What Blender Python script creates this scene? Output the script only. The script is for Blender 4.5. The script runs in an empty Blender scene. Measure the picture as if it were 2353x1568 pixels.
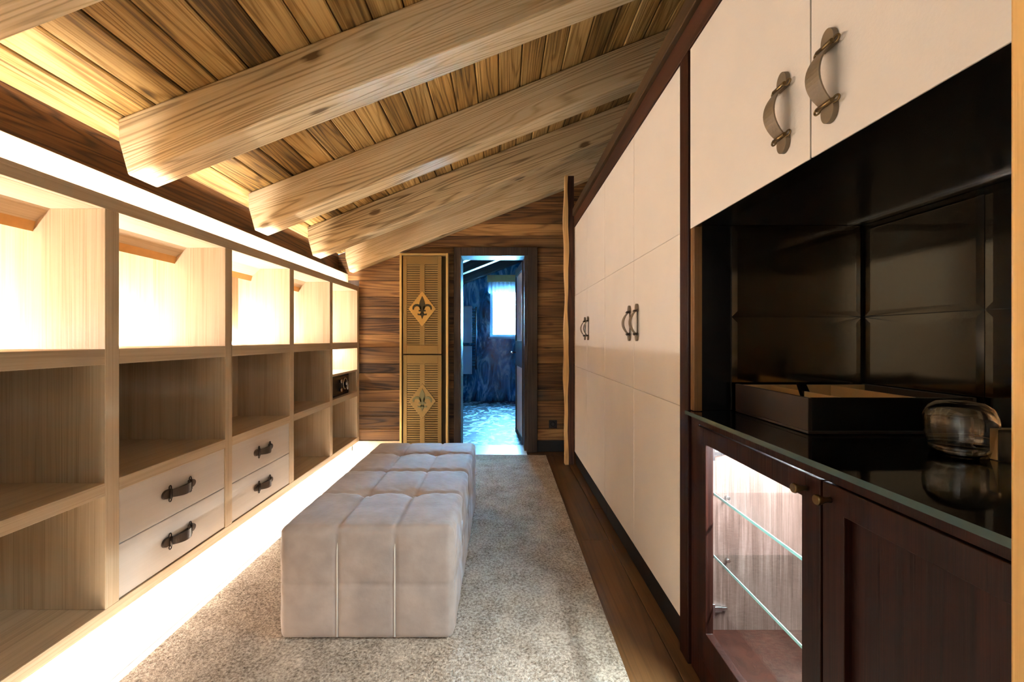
import bpy, bmesh, math, random
from mathutils import Vector, Matrix
random.seed(7)
S = bpy.context.scene
COL = S.collection

# ------------------------------------------------------------------ camera
FPX, W0, H0 = 1000.0, 2353.0, 1568.0
EYE = 1.136
cam_d = bpy.data.cameras.new('camera')
cam = bpy.data.objects.new('camera', cam_d); COL.objects.link(cam)
cam.location = (0, 0, EYE); cam.rotation_euler = (math.pi / 2, 0, 0)
cam_d.sensor_width = 36.0; cam_d.sensor_fit = 'HORIZONTAL'
cam_d.lens = FPX / W0 * 36.0
cam_d.shift_x = (W0 / 2 - 1155) / W0
cam_d.shift_y = -(H0 / 2 - 778) / W0
cam_d.clip_start = 0.02
S.camera = cam

# ------------------------------------------------------------------ world / exposure
w = bpy.data.worlds.new('sky'); S.world = w; w.use_nodes = True
bg = w.node_tree.nodes['Background']
bg.inputs[0].default_value = (0.17, 0.56, 1.0, 1)
bg.inputs[1].default_value = 165.0
S.view_settings.view_transform = 'Standard'
S.view_settings.look = 'None'
S.view_settings.gamma = 1.0
S.view_settings.use_curve_mapping = False
S.view_settings.exposure = 1.64

COVE_E, PLINTH_E, BAY_E, CAB_E, HALL_FILL_E = 70.0, 64.0, 125.0, 640.0, 34.0
WARM = (0.94, 0.98, 1.0)
WARM2 = (1.0, 0.965, 0.92)
COOL = (0.80, 0.93, 1.0)

# ------------------------------------------------------------------ helpers
def lin(c):
    c = c / 255.0
    return c / 12.92 if c <= 0.04045 else ((c + 0.055) / 1.055) ** 2.4
def rgb(r, g, b): return (lin(r), lin(g), lin(b), 1)

ORG = {}
def org(o):
    return ORG.get(o.name, Vector((0, 0, 0)))

def thing(name, label, cat, loc=(0, 0, 0), group=None):
    o = bpy.data.objects.new(name, None); COL.objects.link(o)
    o.location = loc; o['label'] = label; o['category'] = cat
    o.empty_display_size = 0.1
    if group: o['group'] = group
    ORG[o.name] = Vector(loc)
    return o

def tag(o, label, cat, group=None):
    o['label'] = label; o['category'] = cat
    if group: o['group'] = group
    return o

def obj(name, bm, mats, parent=None, bevel=0.0, smooth=False, seg=2, angle=40, origin=None):
    """links a bmesh given in world coordinates as one mesh object"""
    if parent is not None: O = org(parent)
    else: O = Vector(origin) if origin else Vector((0, 0, 0))
    bmesh.ops.translate(bm, vec=-O, verts=bm.verts)
    bmesh.ops.recalc_face_normals(bm, faces=bm.faces)
    me = bpy.data.meshes.new(name); bm.to_mesh(me); bm.free()
    if not isinstance(mats, (list, tuple)): mats = [mats]
    for m in mats: me.materials.append(m)
    if smooth:
        for p in me.polygons: p.use_smooth = True
    o = bpy.data.objects.new(name, me); COL.objects.link(o)
    if parent is not None: o.parent = parent
    else: o.location = O
    ORG[o.name] = O
    if bevel > 0:
        md = o.modifiers.new('bevel', 'BEVEL'); md.width = bevel; md.segments = seg
        md.limit_method = 'ANGLE'; md.angle_limit = math.radians(angle)
    return o

def struct(o):
    o['kind'] = 'structure'; return o

def place(src, name, loc, parent, rot=None):
    """another object sharing src's mesh data"""
    o = bpy.data.objects.new(name, src.data); COL.objects.link(o)
    o.location = Vector(loc) - (org(parent) if parent else Vector((0, 0, 0)))
    if rot: o.rotation_euler = rot
    o.parent = parent
    for m in src.modifiers:
        n = o.modifiers.new(m.name, m.type)
        n.width = m.width; n.segments = m.segments
        n.limit_method = m.limit_method; n.angle_limit = m.angle_limit
    return o

def NB(): return bmesh.new()

def box(bm, x0, x1, y0, y1, z0, z1, mi=0):
    x0, x1 = sorted((x0, x1)); y0, y1 = sorted((y0, y1)); z0, z1 = sorted((z0, z1))
    v = [bm.verts.new(p) for p in ((x0,y0,z0),(x1,y0,z0),(x1,y1,z0),(x0,y1,z0),(x0,y0,z1),(x1,y0,z1),(x1,y1,z1),(x0,y1,z1))]
    for f in ((0,3,2,1),(4,5,6,7),(0,1,5,4),(1,2,6,5),(2,3,7,6),(3,0,4,7)):
        bm.faces.new([v[i] for i in f]).material_index = mi
    return bm

def B(*a): return box(NB(), *a)

def prism(bm, pts, axis, a0, a1, mi=0):
    """extrude a 2D polygon along an axis: 'y' pts=(x,z); 'x' pts=(y,z); 'z' pts=(x,y)"""
    def mk(p, a):
        if axis == 'y': return (p[0], a, p[1])
        if axis == 'x': return (a, p[0], p[1])
        return (p[0], p[1], a)
    A = [bm.verts.new(mk(p, a0)) for p in pts]; Bv = [bm.verts.new(mk(p, a1)) for p in pts]
    bm.faces.new(A).material_index = mi; bm.faces.new(list(reversed(Bv))).material_index = mi
    n = len(pts)
    for i in range(n):
        bm.faces.new((A[i], Bv[i], Bv[(i + 1) % n], A[(i + 1) % n])).material_index = mi
    return bm

def tube(bm, pts, r, seg=8, mi=0, cap=True):
    pts = [Vector(p) for p in pts]; rings = []
    for i, p in enumerate(pts):
        d = (pts[min(i + 1, len(pts) - 1)] - pts[max(i - 1, 0)]).normalized()
        up = Vector((0, 0, 1)) if abs(d.z) < 0.9 else Vector((1, 0, 0))
        a = d.cross(up).normalized(); b = d.cross(a).normalized()
        rr = r[i] if isinstance(r, (list, tuple)) else r
        rings.append([bm.verts.new(p + rr * (math.cos(2*math.pi*k/seg) * a + math.sin(2*math.pi*k/seg) * b)) for k in range(seg)])
    for i in range(len(rings) - 1):
        for k in range(seg):
            f = bm.faces.new((rings[i][k], rings[i][(k+1)%seg], rings[i+1][(k+1)%seg], rings[i+1][k])); f.material_index = mi; f.smooth = True
    if cap:
        bm.faces.new(rings[0]).material_index = mi; bm.faces.new(list(reversed(rings[-1]))).material_index = mi
    return bm

def lathe(bm, prof, c, seg=40, mi=0, closed=False):
    rings = []
    for r, z in prof:
        if r < 1e-5: rings.append([bm.verts.new((c[0], c[1], c[2] + z))])
        else: rings.append([bm.verts.new((c[0] + r*math.cos(2*math.pi*k/seg), c[1] + r*math.sin(2*math.pi*k/seg), c[2] + z)) for k in range(seg)])
    pairs = list(zip(rings[:-1], rings[1:]))
    if closed: pairs.append((rings[-1], rings[0]))
    for a, b in pairs:
        for k in range(seg):
            k2 = (k + 1) % seg
            vs = [a[0] if len(a) == 1 else a[k], a[0] if len(a) == 1 else a[k2], b[0] if len(b) == 1 else b[k2], b[0] if len(b) == 1 else b[k]]
            u = []
            for x in vs:
                if x not in u: u.append(x)
            if len(u) > 2:
                f = bm.faces.new(u); f.smooth = True; f.material_index = mi
    return bm

def ring(bm, M, R, r, sx=1.0, seg=14, sub=6, mi=0):
    """torus lying in local XY, stretched by sx along X, mapped through M"""
    g = []
    for i in range(seg):
        a = 2*math.pi*i/seg; row = []
        for j in range(sub):
            b = 2*math.pi*j/sub
            p = Vector(((R*sx + r*math.cos(b)) * math.cos(a), (R + r*math.cos(b)) * math.sin(a), r*math.sin(b)))
            row.append(bm.verts.new(M @ p))
        g.append(row)
    for i in range(seg):
        for j in range(sub):
            f = bm.faces.new((g[i][j], g[(i+1)%seg][j], g[(i+1)%seg][(j+1)%sub], g[i][(j+1)%sub])); f.smooth = True; f.material_index = mi
    return bm

# ------------------------------------------------------------------ materials
def new_mat(name):
    m = bpy.data.materials.new(name); m.use_nodes = True
    nt = m.node_tree; b = nt.nodes['Principled BSDF']
    return m, nt, b

def plain(name, col, rough=0.5, metal=0.0, spec=0.5, sheen=0.0, bump=0.0, bscale=80, var=0.0, vscale=6):
    m, nt, b = new_mat(name)
    b.inputs['Base Color'].default_value = col
    b.inputs['Roughness'].default_value = rough
    b.inputs['Metallic'].default_value = metal
    b.inputs['Specular IOR Level'].default_value = spec
    if sheen:
        b.inputs['Sheen Weight'].default_value = sheen
        b.inputs['Sheen Roughness'].default_value = 0.35
    N = nt.nodes; L = nt.links
    tc = N.new('ShaderNodeTexCoord')
    if var > 0:
        n = N.new('ShaderNodeTexNoise'); n.inputs['Scale'].default_value = vscale; n.inputs['Detail'].default_value = 4
        L.new(tc.outputs['Object'], n.inputs['Vector'])
        h = N.new('ShaderNodeHueSaturation'); h.inputs['Color'].default_value = col
        mr = N.new('ShaderNodeMapRange'); mr.inputs[1].default_value = 0.25; mr.inputs[2].default_value = 0.75
        mr.inputs[3].default_value = 1 - var; mr.inputs[4].default_value = 1 + var
        L.new(n.outputs['Fac'], mr.inputs[0]); L.new(mr.outputs[0], h.inputs['Value']); L.new(h.outputs[0], b.inputs['Base Color'])
    if bump > 0:
        n = N.new('ShaderNodeTexNoise'); n.inputs['Scale'].default_value = bscale; n.inputs['Detail'].default_value = 3
        L.new(tc.outputs['Object'], n.inputs['Vector'])
        bp = N.new('ShaderNodeBump'); bp.inputs['Strength'].default_value = bump; bp.inputs['Distance'].default_value = 0.01
        L.new(n.outputs['Fac'], bp.inputs['Height']); L.new(bp.outputs[0], b.inputs['Normal'])
    return m

def wood(name, dark, mid, light, axis='y', across=7.0, along=0.45, ring_n=16.0, line=0.55, fibre=0.35,
         rough=0.55, bump=0.25, vary=0.25, knots=0.0, tone=0.5, spec=0.35, tilt=0.0):
    m, nt, b = new_mat(name); N = nt.nodes; L = nt.links
    def math_(op, a, bb=None, c=None):
        n = N.new('ShaderNodeMath'); n.operation = op
        for i, v in enumerate((a, bb, c)):
            if v is None: continue
            if isinstance(v, (int, float)): n.inputs[i].default_value = v
            else: L.new(v, n.inputs[i])
        return n.outputs[0]
    tc = N.new('ShaderNodeTexCoord'); oi = N.new('ShaderNodeObjectInfo')
    cb = N.new('ShaderNodeCombineXYZ')
    L.new(math_('MULTIPLY', oi.outputs['Random'], 37.0), cb.inputs[0])
    L.new(math_('MULTIPLY', oi.outputs['Random'], 91.0), cb.inputs[1])
    L.new(math_('MULTIPLY', oi.outputs['Random'], 53.0), cb.inputs[2])
    ad = N.new('ShaderNodeVectorMath'); ad.operation = 'ADD'
    vr = N.new('ShaderNodeVectorRotate'); vr.rotation_type = 'Y_AXIS'; vr.inputs['Angle'].default_value = tilt
    L.new(tc.outputs['Object'], vr.inputs['Vector'])
    L.new(vr.outputs[0], ad.inputs[0]); L.new(cb.outputs[0], ad.inputs[1])
    def mapped(al, ac):
        mp = N.new('ShaderNodeMapping'); s = [ac, ac, ac]; s['xyz'.index(axis)] = al
        mp.inputs['Scale'].default_value = s
        L.new(ad.outputs[0], mp.inputs['Vector']); return mp.outputs[0]
    def noise(v, sc, det=2.0, dist=0.0, rg=0.5):
        n = N.new('ShaderNodeTexNoise'); n.inputs['Scale'].default_value = sc; n.inputs['Detail'].default_value = det
        n.inputs['Distortion'].default_value = dist; n.inputs['Roughness'].default_value = rg
        L.new(v, n.inputs['Vector']); return n.outputs['Fac']
    a = noise(mapped(along, across), 1.0, 1.6, 0.25, 0.45)
    sn = math_('SINE', math_('MULTIPLY', a, ring_n * 6.283))
    rings = math_('POWER', math_('MULTIPLY_ADD', sn, 0.5, 0.5), 3.0)          # thin dark growth lines
    fib = noise(mapped(along * 4, across * 22), 1.0, 3.0, 0.0, 0.6)
    tonev = noise(mapped(along * 1.3, across * 0.5), 1.0, 2.5, 0.3, 0.5)
    f = math_('MULTIPLY_ADD', math_('SUBTRACT', tonev, 0.5), tone * 2.2, 0.58)
    f = math_('SUBTRACT', f, math_('MULTIPLY', rings, line * 0.5))
    f = math_('MULTIPLY_ADD', math_('SUBTRACT', fib, 0.5), fibre * 1.6, f)
    if knots > 0:
        vo = N.new('ShaderNodeTexVoronoi'); vo.inputs['Scale'].default_value = 1.0; vo.inputs['Randomness'].default_value = 1.0
        L.new(mapped(2.2, 5.0), vo.inputs['Vector'])
        mr = N.new('ShaderNodeMapRange'); mr.inputs[1].default_value = 0.04; mr.inputs[2].default_value = 0.13
        mr.inputs[3].default_value = knots; mr.inputs[4].default_value = 0.0
        L.new(vo.outputs['Distance'], mr.inputs[0])
        f = math_('SUBTRACT', f, mr.outputs[0])
    cr = N.new('ShaderNodeValToRGB'); L.new(f, cr.inputs[0])
    e = cr.color_ramp.elements
    e[0].position = 0.05; e[0].color = dark; e[1].position = 0.95; e[1].color = light
    mm = e.new(0.5); mm.color = mid
    hs = N.new('ShaderNodeHueSaturation'); L.new(cr.outputs[0], hs.inputs['Color'])
    rnd = math_('FRACT', math_('MULTIPLY', oi.outputs['Random'], 17.31))
    L.new(math_('MULTIPLY_ADD', rnd, 2 * vary, 1 - vary), hs.inputs['Value'])
    L.new(hs.outputs[0], b.inputs['Base Color'])
    b.inputs['Roughness'].default_value = rough; b.inputs['Specular IOR Level'].default_value = spec
    if bump > 0:
        bp = N.new('ShaderNodeBump'); bp.inputs['Strength'].default_value = bump; bp.inputs['Distance'].default_value = 0.004
        L.new(math_('SUBTRACT', math_('MULTIPLY', fib, 0.6), math_('MULTIPLY', rings, 0.5)), bp.inputs['Height'])
        L.new(bp.outputs[0], b.inputs['Normal'])
    return m

def emit(name, col, strength):
    m, nt, b = new_mat(name)
    b.inputs['Base Color'].default_value = (*col, 1)
    b.inputs['Emission Color'].default_value = (*col, 1); b.inputs['Emission Strength'].default_value = strength
    return m

def thin_glass(name, tint, gloss=0.08):
    m = bpy.data.materials.new(name); m.use_nodes = True; nt = m.node_tree; N = nt.nodes; L = nt.links
    N.remove(N['Principled BSDF'])
    t = N.new('ShaderNodeBsdfTransparent'); t.inputs[0].default_value = tint
    g = N.new('ShaderNodeBsdfGlossy'); g.inputs['Roughness'].default_value = 0.02
    lw = N.new('ShaderNodeLayerWeight'); lw.inputs[0].default_value = 0.5
    pw_ = N.new('ShaderNodeMath'); pw_.operation = 'POWER'; pw_.inputs[1].default_value = 5.0; L.new(lw.outputs['Facing'], pw_.inputs[0])
    fr = N.new('ShaderNodeMath'); fr.operation = 'MULTIPLY_ADD'; fr.inputs[1].default_value = 0.6; fr.inputs[2].default_value = 0.04; L.new(pw_.outputs[0], fr.inputs[0])
    mx = N.new('ShaderNodeMixShader'); L.new(fr.outputs[0], mx.inputs[0]); L.new(t.outputs[0], mx.inputs[1]); L.new(g.outputs[0], mx.inputs[2])
    L.new(mx.outputs[0], N['Material Output'].inputs[0]); return m

def marble(name, dark, mid, light, scale, stretch=(1, 1, 1), rough=0.15, amount=0.5):
    m, nt, b = new_mat(name); N = nt.nodes; L = nt.links
    tc = N.new('ShaderNodeTexCoord'); mp = N.new('ShaderNodeMapping'); mp.inputs['Scale'].default_value = stretch
    L.new(tc.outputs['Object'], mp.inputs[0])
    n1 = N.new('ShaderNodeTexNoise'); n1.inputs['Scale'].default_value = scale; n1.inputs['Detail'].default_value = 5; n1.inputs['Distortion'].default_value = 2.2
    n1.inputs['Roughness'].default_value = 0.62
    L.new(mp.outputs[0], n1.inputs['Vector'])
    cr = N.new('ShaderNodeValToRGB'); e = cr.color_ramp.elements
    e[0].position = 0.33; e[0].color = dark; e[1].position = 0.72; e[1].color = light
    x = e.new(amount); x.color = mid
    L.new(n1.outputs['Fac'], cr.inputs[0]); L.new(cr.outputs[0], b.inputs['Base Color'])
    b.inputs['Roughness'].default_value = rough
    return m

M = {}
M['oak'] = wood('pale_oak', rgb(150,122,90), rgb(200,174,140), rgb(221,200,170), 'z', across=26, along=0.5, ring_n=5, line=0.25, fibre=0.55, rough=0.45, bump=0.12, vary=0.05, tone=0.3)
M['oak_h'] = wood('pale_oak_horizontal', rgb(150,122,90), rgb(200,174,140), rgb(221,200,170), 'y', across=26, along=0.5, ring_n=5, line=0.25, fibre=0.55, rough=0.45, bump=0.12, vary=0.05, tone=0.3)
M['oak_orange'] = plain('oak_end_grain', rgb(205,150,80), 0.5, var=0.08, vscale=30)
M['drawer'] = wood('pale_leather_oak', rgb(186,172,160), rgb(208,196,184), rgb(218,208,198), 'y', across=20, along=0.6, ring_n=4, line=0.15, fibre=0.3, rough=0.5, bump=0.05, vary=0.03, tone=0.2)
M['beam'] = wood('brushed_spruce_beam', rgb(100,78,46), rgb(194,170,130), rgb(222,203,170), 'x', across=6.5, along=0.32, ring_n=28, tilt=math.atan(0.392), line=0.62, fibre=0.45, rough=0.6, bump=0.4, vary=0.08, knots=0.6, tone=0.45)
M['plank'] = wood('aged_ceiling_plank', rgb(76,54,20), rgb(144,110,56), rgb(190,156,98), 'y', across=7.5, along=0.5, ring_n=15, line=0.6, fibre=0.75, rough=0.65, bump=0.45, vary=0.24, knots=0.65, tone=0.9)
M['plate'] = wood('dark_wall_plate_wood', rgb(38,20,8), rgb(92,58,28), rgb(132,92,50), 'y', across=7, along=0.3, ring_n=18, line=0.7, fibre=0.4, rough=0.6, bump=0.4, vary=0.1, tone=0.7)
M['board'] = wood('reclaimed_wall_board', rgb(44,26,12), rgb(112,78,44), rgb(164,124,76), 'x', across=8, along=0.5, ring_n=13, line=0.6, fibre=0.45, rough=0.6, bump=0.4, vary=0.28, knots=0.45, tone=0.8)
M['post_light'] = wood('sapwood', rgb(150,110,66), rgb(212,170,112), rgb(228,194,140), 'z', across=9, along=0.6, ring_n=8, line=0.4, vary=0.05)
M['post_dark'] = wood('heartwood', rgb(26,13,9), rgb(64,36,24), rgb(96,58,40), 'z', across=9, along=0.6, ring_n=10, line=0.6, vary=0.05)
M['floor'] = wood('brown_oak_floor', rgb(50,30,12), rgb(84,54,27), rgb(112,76,42), 'y', across=9, along=0.5, ring_n=7, line=0.4, fibre=0.35, rough=0.42, bump=0.12, vary=0.1, tone=0.4)
M['floor_pale'] = wood('pale_floor_boards', rgb(176,170,160), rgb(208,204,196), rgb(224,222,216), 'y', across=9, along=0.5, ring_n=7, line=0.3, fibre=0.3, rough=0.45, bump=0.1, vary=0.03, tone=0.3)  # paler boards for the strip along the left
M['wenge'] = wood('dark_red_brown_veneer', rgb(13,5,3), rgb(38,15,9), rgb(62,27,17), 'z', across=30, along=0.7, ring_n=4, line=0.3, fibre=0.75, rough=0.42, bump=0.15, vary=0.05, tone=0.3, spec=0.18)
M['wenge_h'] = wood('dark_red_brown_veneer_horizontal', rgb(13,5,3), rgb(38,15,9), rgb(62,27,17), 'y', across=30, along=0.7, ring_n=4, line=0.3, fibre=0.75, rough=0.42, bump=0.15, vary=0.05, tone=0.3, spec=0.18)
M['lining'] = wood('cabinet_lining_veneer', rgb(24,12,9), rgb(86,63,55), rgb(132,108,100), 'z', across=34, along=1.2, ring_n=4, line=0.25, fibre=0.8, rough=0.35, bump=0.1, vary=0.02, tone=0.2, spec=0.5)
M['crown'] = wood('olive_brown_crown_wood', rgb(26,16,6), rgb(56,38,18), rgb(80,56,28), 'y', across=12, along=0.4, ring_n=6, line=0.4, rough=0.55, vary=0.04)
M['cornice'] = wood('brown_cornice_wood', rgb(30,14,7), rgb(64,34,18), rgb(90,52,30), 'y', across=12, along=0.4, ring_n=6, line=0.4, rough=0.5, vary=0.04)
M['frame'] = wood('dark_door_frame', rgb(26,18,14), rgb(52,40,32), rgb(74,58,46), 'z', across=16, along=0.5, ring_n=7, line=0.4, rough=0.5, vary=0.04)
M['amber'] = wood('amber_jamb_wood', rgb(150,98,44), rgb(196,140,72), rgb(220,170,100), 'z', across=9, along=0.4, ring_n=6, line=0.2, fibre=0.2, rough=0.55, vary=0.02)
M['niche_side'] = wood('amber_brown_stile', rgb(60,34,12), rgb(110,72,32), rgb(140,98,50), 'z', across=12, along=0.5, ring_n=5, line=0.3, vary=0.02)
M['leather'] = plain('cream_leather', rgb(226,215,202), 0.42, spec=0.45, bump=0.05, bscale=160, var=0.03, vscale=5)
M['strap'] = plain('brown_strap_leather', rgb(112,94,72), 0.42, bump=0.05, bscale=200, var=0.06, vscale=30)
M['strap_dark'] = plain('dark_strap_leather', rgb(62,48,36), 0.45, bump=0.05, bscale=200, var=0.06, vscale=30)
M['brass_old'] = plain('aged_bronze', rgb(120,98,64), 0.35, metal=0.9)
M['bronze_dark'] = plain('dark_bronze', rgb(52,40,30), 0.4, metal=0.7)
M['brass'] = plain('brushed_brass', rgb(146,120,74), 0.42, metal=0.75, bump=0.04, bscale=60, var=0.06, vscale=5)
M['brass_gold'] = plain('golden_brass', rgb(190,152,84), 0.4, metal=0.7)
M['brass_edge'] = plain('pale_brass_edge', rgb(206,176,116), 0.38, metal=0.7)
M['brass_dark'] = plain('dark_brass_gap', rgb(70,55,28), 0.6, metal=0.4)
M['fleur'] = plain('patinated_bronze', rgb(70,62,38), 0.5, metal=0.5)
M['fleur_pale'] = plain('pale_patinated_bronze', rgb(118,112,78), 0.5, metal=0.5)
M['velvet'] = plain('taupe_velvet', rgb(150,134,124), 0.75, spec=0.12, sheen=0.35, bump=0.14, bscale=45, var=0.16, vscale=13)
M['piping'] = plain('pale_velvet_piping', rgb(196,184,170), 0.8, sheen=0.6)
M['black'] = plain('black_lacquer', rgb(9, 8, 8), 0.25)
M['blackmatt'] = plain('black_matt', rgb(12, 11, 12), 0.5)
M['countertop'] = plain('black_glass_top', rgb(7, 7, 7), 0.05, spec=0.6)
M['glass_edge'] = plain('green_glass_edge', rgb(66, 84, 80), 0.15)
M['mirror'] = plain('smoked_mirror', rgb(130, 120, 106), 0.10, metal=1.0)
M['chrome'] = plain('satin_chrome', rgb(205, 205, 205), 0.2, metal=1.0)
M['darkbox'] = plain('brown_lacquer_box', rgb(42, 28, 21), 0.4, var=0.05)
M['tan'] = plain('tan_wood', rgb(186, 146, 92), 0.5, var=0.1, vscale=14)
M['shelf_glass'] = thin_glass('shelf_glass', (0.965, 0.985, 0.98, 1))
M['pane'] = thin_glass('cabinet_pane', (0.97, 0.98, 0.98, 1))
M['green_edge'] = plain('green_shelf_edge', rgb(150, 205, 195), 0.15, spec=0.6)
M['white'] = plain('white_paint', rgb(232, 230, 226), 0.5)
M['plaster'] = plain('warm_plaster', rgb(214, 206, 194), 0.8, bump=0.05, bscale=40)
M['stone'] = plain('pale_threshold_stone', rgb(214, 214, 214), 0.25, var=0.04)
M['marble_wall'] = marble('blue_black_marble', rgb(12, 44, 62), rgb(40, 106, 140), rgb(160, 204, 220), 3.2, (1.6, 1.6, 0.55), 0.12, 0.5)  # blue-black marble, tinted bluer to carry the cool daylight cast
M['marble_floor'] = marble('veined_blue_marble_floor', rgb(4, 8, 14), rgb(16, 28, 40), rgb(128, 142, 150), 4.6, (1.0, 1.0, 1.0), 0.5, 0.54)  # floor marble holds the same daylight-blue tint in its colour
M['marble_floor'].node_tree.nodes['Principled BSDF'].inputs['Specular IOR Level'].default_value = 0.15
for _n in M['marble_floor'].node_tree.nodes:
    if _n.type == 'VALTORGB':                       # crisper pale veins on the floor slabs
        _e = _n.color_ramp.elements; _e[0].position = 0.40; _e[1].position = 0.50; _e[2].position = 0.60
        _e[2].color = rgb(205, 215, 222)
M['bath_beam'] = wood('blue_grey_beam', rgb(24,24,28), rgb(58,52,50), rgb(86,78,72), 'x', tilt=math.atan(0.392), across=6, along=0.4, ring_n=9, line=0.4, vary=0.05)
M['towel'] = plain('white_towel', rgb(226, 226, 230), 0.9, bump=0.25, bscale=90)
M['sheer'] = None
M['led_cove'] = emit('cove_led', WARM2, COVE_E)
M['led_plinth'] = emit('plinth_led', (1.0, 0.975, 0.94), PLINTH_E)
M['led_bay2'] = emit('niche_led', (1.0, 0.965, 0.92), 50.0)
M['led_bay'] = emit('shelf_led', (1.0, 0.985, 0.975), BAY_E)
M['led_cab'] = emit('cabinet_led', COOL, CAB_E)
M['lamp'] = emit('added_hall_fill_glow', WARM, HALL_FILL_E)

def sheer_mat():
    m = bpy.data.materials.new('sheer_white_curtain'); m.use_nodes = True; nt = m.node_tree; N = nt.nodes; L = nt.links
    N.remove(N['Principled BSDF'])
    t = N.new('ShaderNodeBsdfTransparent'); tl = N.new('ShaderNodeBsdfTranslucent'); d = N.new('ShaderNodeBsdfDiffuse')
    for x in (tl, d): x.inputs[0].default_value = rgb(225, 230, 238)
    m1 = N.new('ShaderNodeMixShader'); m1.inputs[0].default_value = 0.93; L.new(tl.outputs[0], m1.inputs[1]); L.new(d.outputs[0], m1.inputs[2])
    m2 = N.new('ShaderNodeMixShader'); m2.inputs[0].default_value = 0.97; L.new(t.outputs[0], m2.inputs[1]); L.new(m1.outputs[0], m2.inputs[2])
    L.new(m2.outputs[0], N['Material Output'].inputs[0]); return m
M['sheer'] = sheer_mat()

def carpet_mat():
    m, nt, b = new_mat('beige_carpet_pile'); N = nt.nodes; L = nt.links
    tc = N.new('ShaderNodeTexCoord')
    n = N.new('ShaderNodeTexNoise'); n.inputs['Scale'].default_value = 105; n.inputs['Detail'].default_value = 3; n.inputs['Roughness'].default_value = 0.7
    n2 = N.new('ShaderNodeTexNoise'); n2.inputs['Scale'].default_value = 7; n2.inputs['Detail'].default_value = 4
    L.new(tc.outputs['Object'], n.inputs[0]); L.new(tc.outputs['Object'], n2.inputs[0])
    ad = N.new('ShaderNodeMath'); ad.operation = 'MULTIPLY_ADD'; ad.inputs[1].default_value = 0.35; L.new(n2.outputs['Fac'], ad.inputs[0]); L.new(n.outputs['Fac'], ad.inputs[2])
    cr = N.new('ShaderNodeValToRGB'); e = cr.color_ramp.elements
    e[0].position = 0.42; e[0].color = rgb(84, 69, 56); e[1].position = 0.90; e[1].color = rgb(202, 184, 164)
    L.new(ad.outputs[0], cr.inputs[0]); L.new(cr.outputs[0], b.inputs['Base Color'])
    b.inputs['Roughness'].default_value = 0.95; b.inputs['Specular IOR Level'].default_value = 0.05
    bp = N.new('ShaderNodeBump'); bp.inputs['Strength'].default_value = 0.9; bp.inputs['Distance'].default_value = 0.012
    L.new(n.outputs['Fac'], bp.inputs['Height']); L.new(bp.outputs[0], b.inputs['Normal'])
    return m
M['carpet'] = carpet_mat()

def tumbler_mat():
    m, nt, b = new_mat('clear_glass')
    b.inputs['Base Color'].default_value = (0.98, 0.97, 0.95, 1); b.inputs['Roughness'].default_value = 0.0
    b.inputs['Transmission Weight'].default_value = 1.0; b.inputs['IOR'].default_value = 1.5
    return m
M['glass'] = tumbler_mat()

# ------------------------------------------------------------------ room dimensions
SL = 0.392                              # roof slope
def zc(x): return 2.62 + SL * x         # ceiling plane
YB = 4.37                               # face of the back wall
XL, XR = -1.44, 0.65                    # fronts of the left shelving and of the right cabinets
XLW, XRW = -2.06, 1.27                  # left and right walls
YF = 0.30                               # inner face of the entrance wall

# floor -------------------------------------------------------------------------------------------
fl = struct(obj('floor', B(XLW, XRW, -2.6, YB + 0.19, -0.12, -0.022), M['floor']))
pw = 0.19; x = XLW; k = 0
src = {}
while x < XRW - 0.01:
    wd = min(pw, XRW - x)
    if x > -1.8:
        cuts = [-2.6, (-0.9, 0.35, -1.4)[k % 3], (1.32, 2.45, 0.9)[k % 3], (3.1, 4.2, 2.9)[k % 3], YB]
    else: cuts = [-2.6, YB]
    for a, b_ in zip(cuts[:-1], cuts[1:]):
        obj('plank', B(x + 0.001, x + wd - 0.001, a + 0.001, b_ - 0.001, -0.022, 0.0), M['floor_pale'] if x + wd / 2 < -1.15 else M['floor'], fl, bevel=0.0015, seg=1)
    x += pw; k += 1

# ceiling: planks run along the room under a roof slab ---------------------------------------------
bm = NB(); prism(bm, [(XLW, zc(XLW) + 0.022), (XRW + 0.1, zc(XRW + 0.1) + 0.022), (XRW + 0.1, zc(XRW + 0.1) + 0.15), (XLW, zc(XLW) + 0.15)], 'y', 0.15, 8.0)
ceil = struct(obj('ceiling', bm, M['plate']))
ang = math.atan(SL); cw = 0.125 / math.cos(ang)
n_pl = 23; x = -1.645
base = None
for i in range(n_pl):
    bm = NB()
    L_ = 0.125 / math.cos(ang); g = 0.0025
    # a board with chamfered long edges, local: u along slope
    prof = [(g, 0.022), (L_ - g, 0.022), (L_ - g, 0.006), (L_ - g - 0.006, 0.0), (g + 0.006, 0.0), (g, 0.006)]
    if base is None:
        pts = [(u * math.cos(ang) - v * math.sin(ang), u * math.sin(ang) + v * math.cos(ang)) for u, v in prof]
        prism(bm, pts, 'y', YF, YB - 0.006)
        base = obj('plank', bm, M['plank'], ceil); base.location = (x, 0, zc(x))
    else:
        place(base, 'plank', (x, 0, zc(x) + random.uniform(-0.001, 0.002)), ceil)
    x += 0.125

# walls --------------------------------------------------------------------------------------------
struct(obj('wall_left', B(XLW - 0.1, XLW, -0.0, YB + 0.2, 0, zc(XLW) + 0.05), M['plaster']))
struct(obj('wall_right', B(XRW, XRW + 0.1, 0.0, YB + 0.2, 0, 3.35), M['plate']))

# wall plate (dark timber under the roof at the left)
o = obj('wall_plate', B(-1.685, -1.645, YF, YB - 0.012, 1.70, 1.984), M['plate'])
tag(o, 'dark weathered timber board along the low edge of the ceiling above the shelving', 'board')

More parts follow.
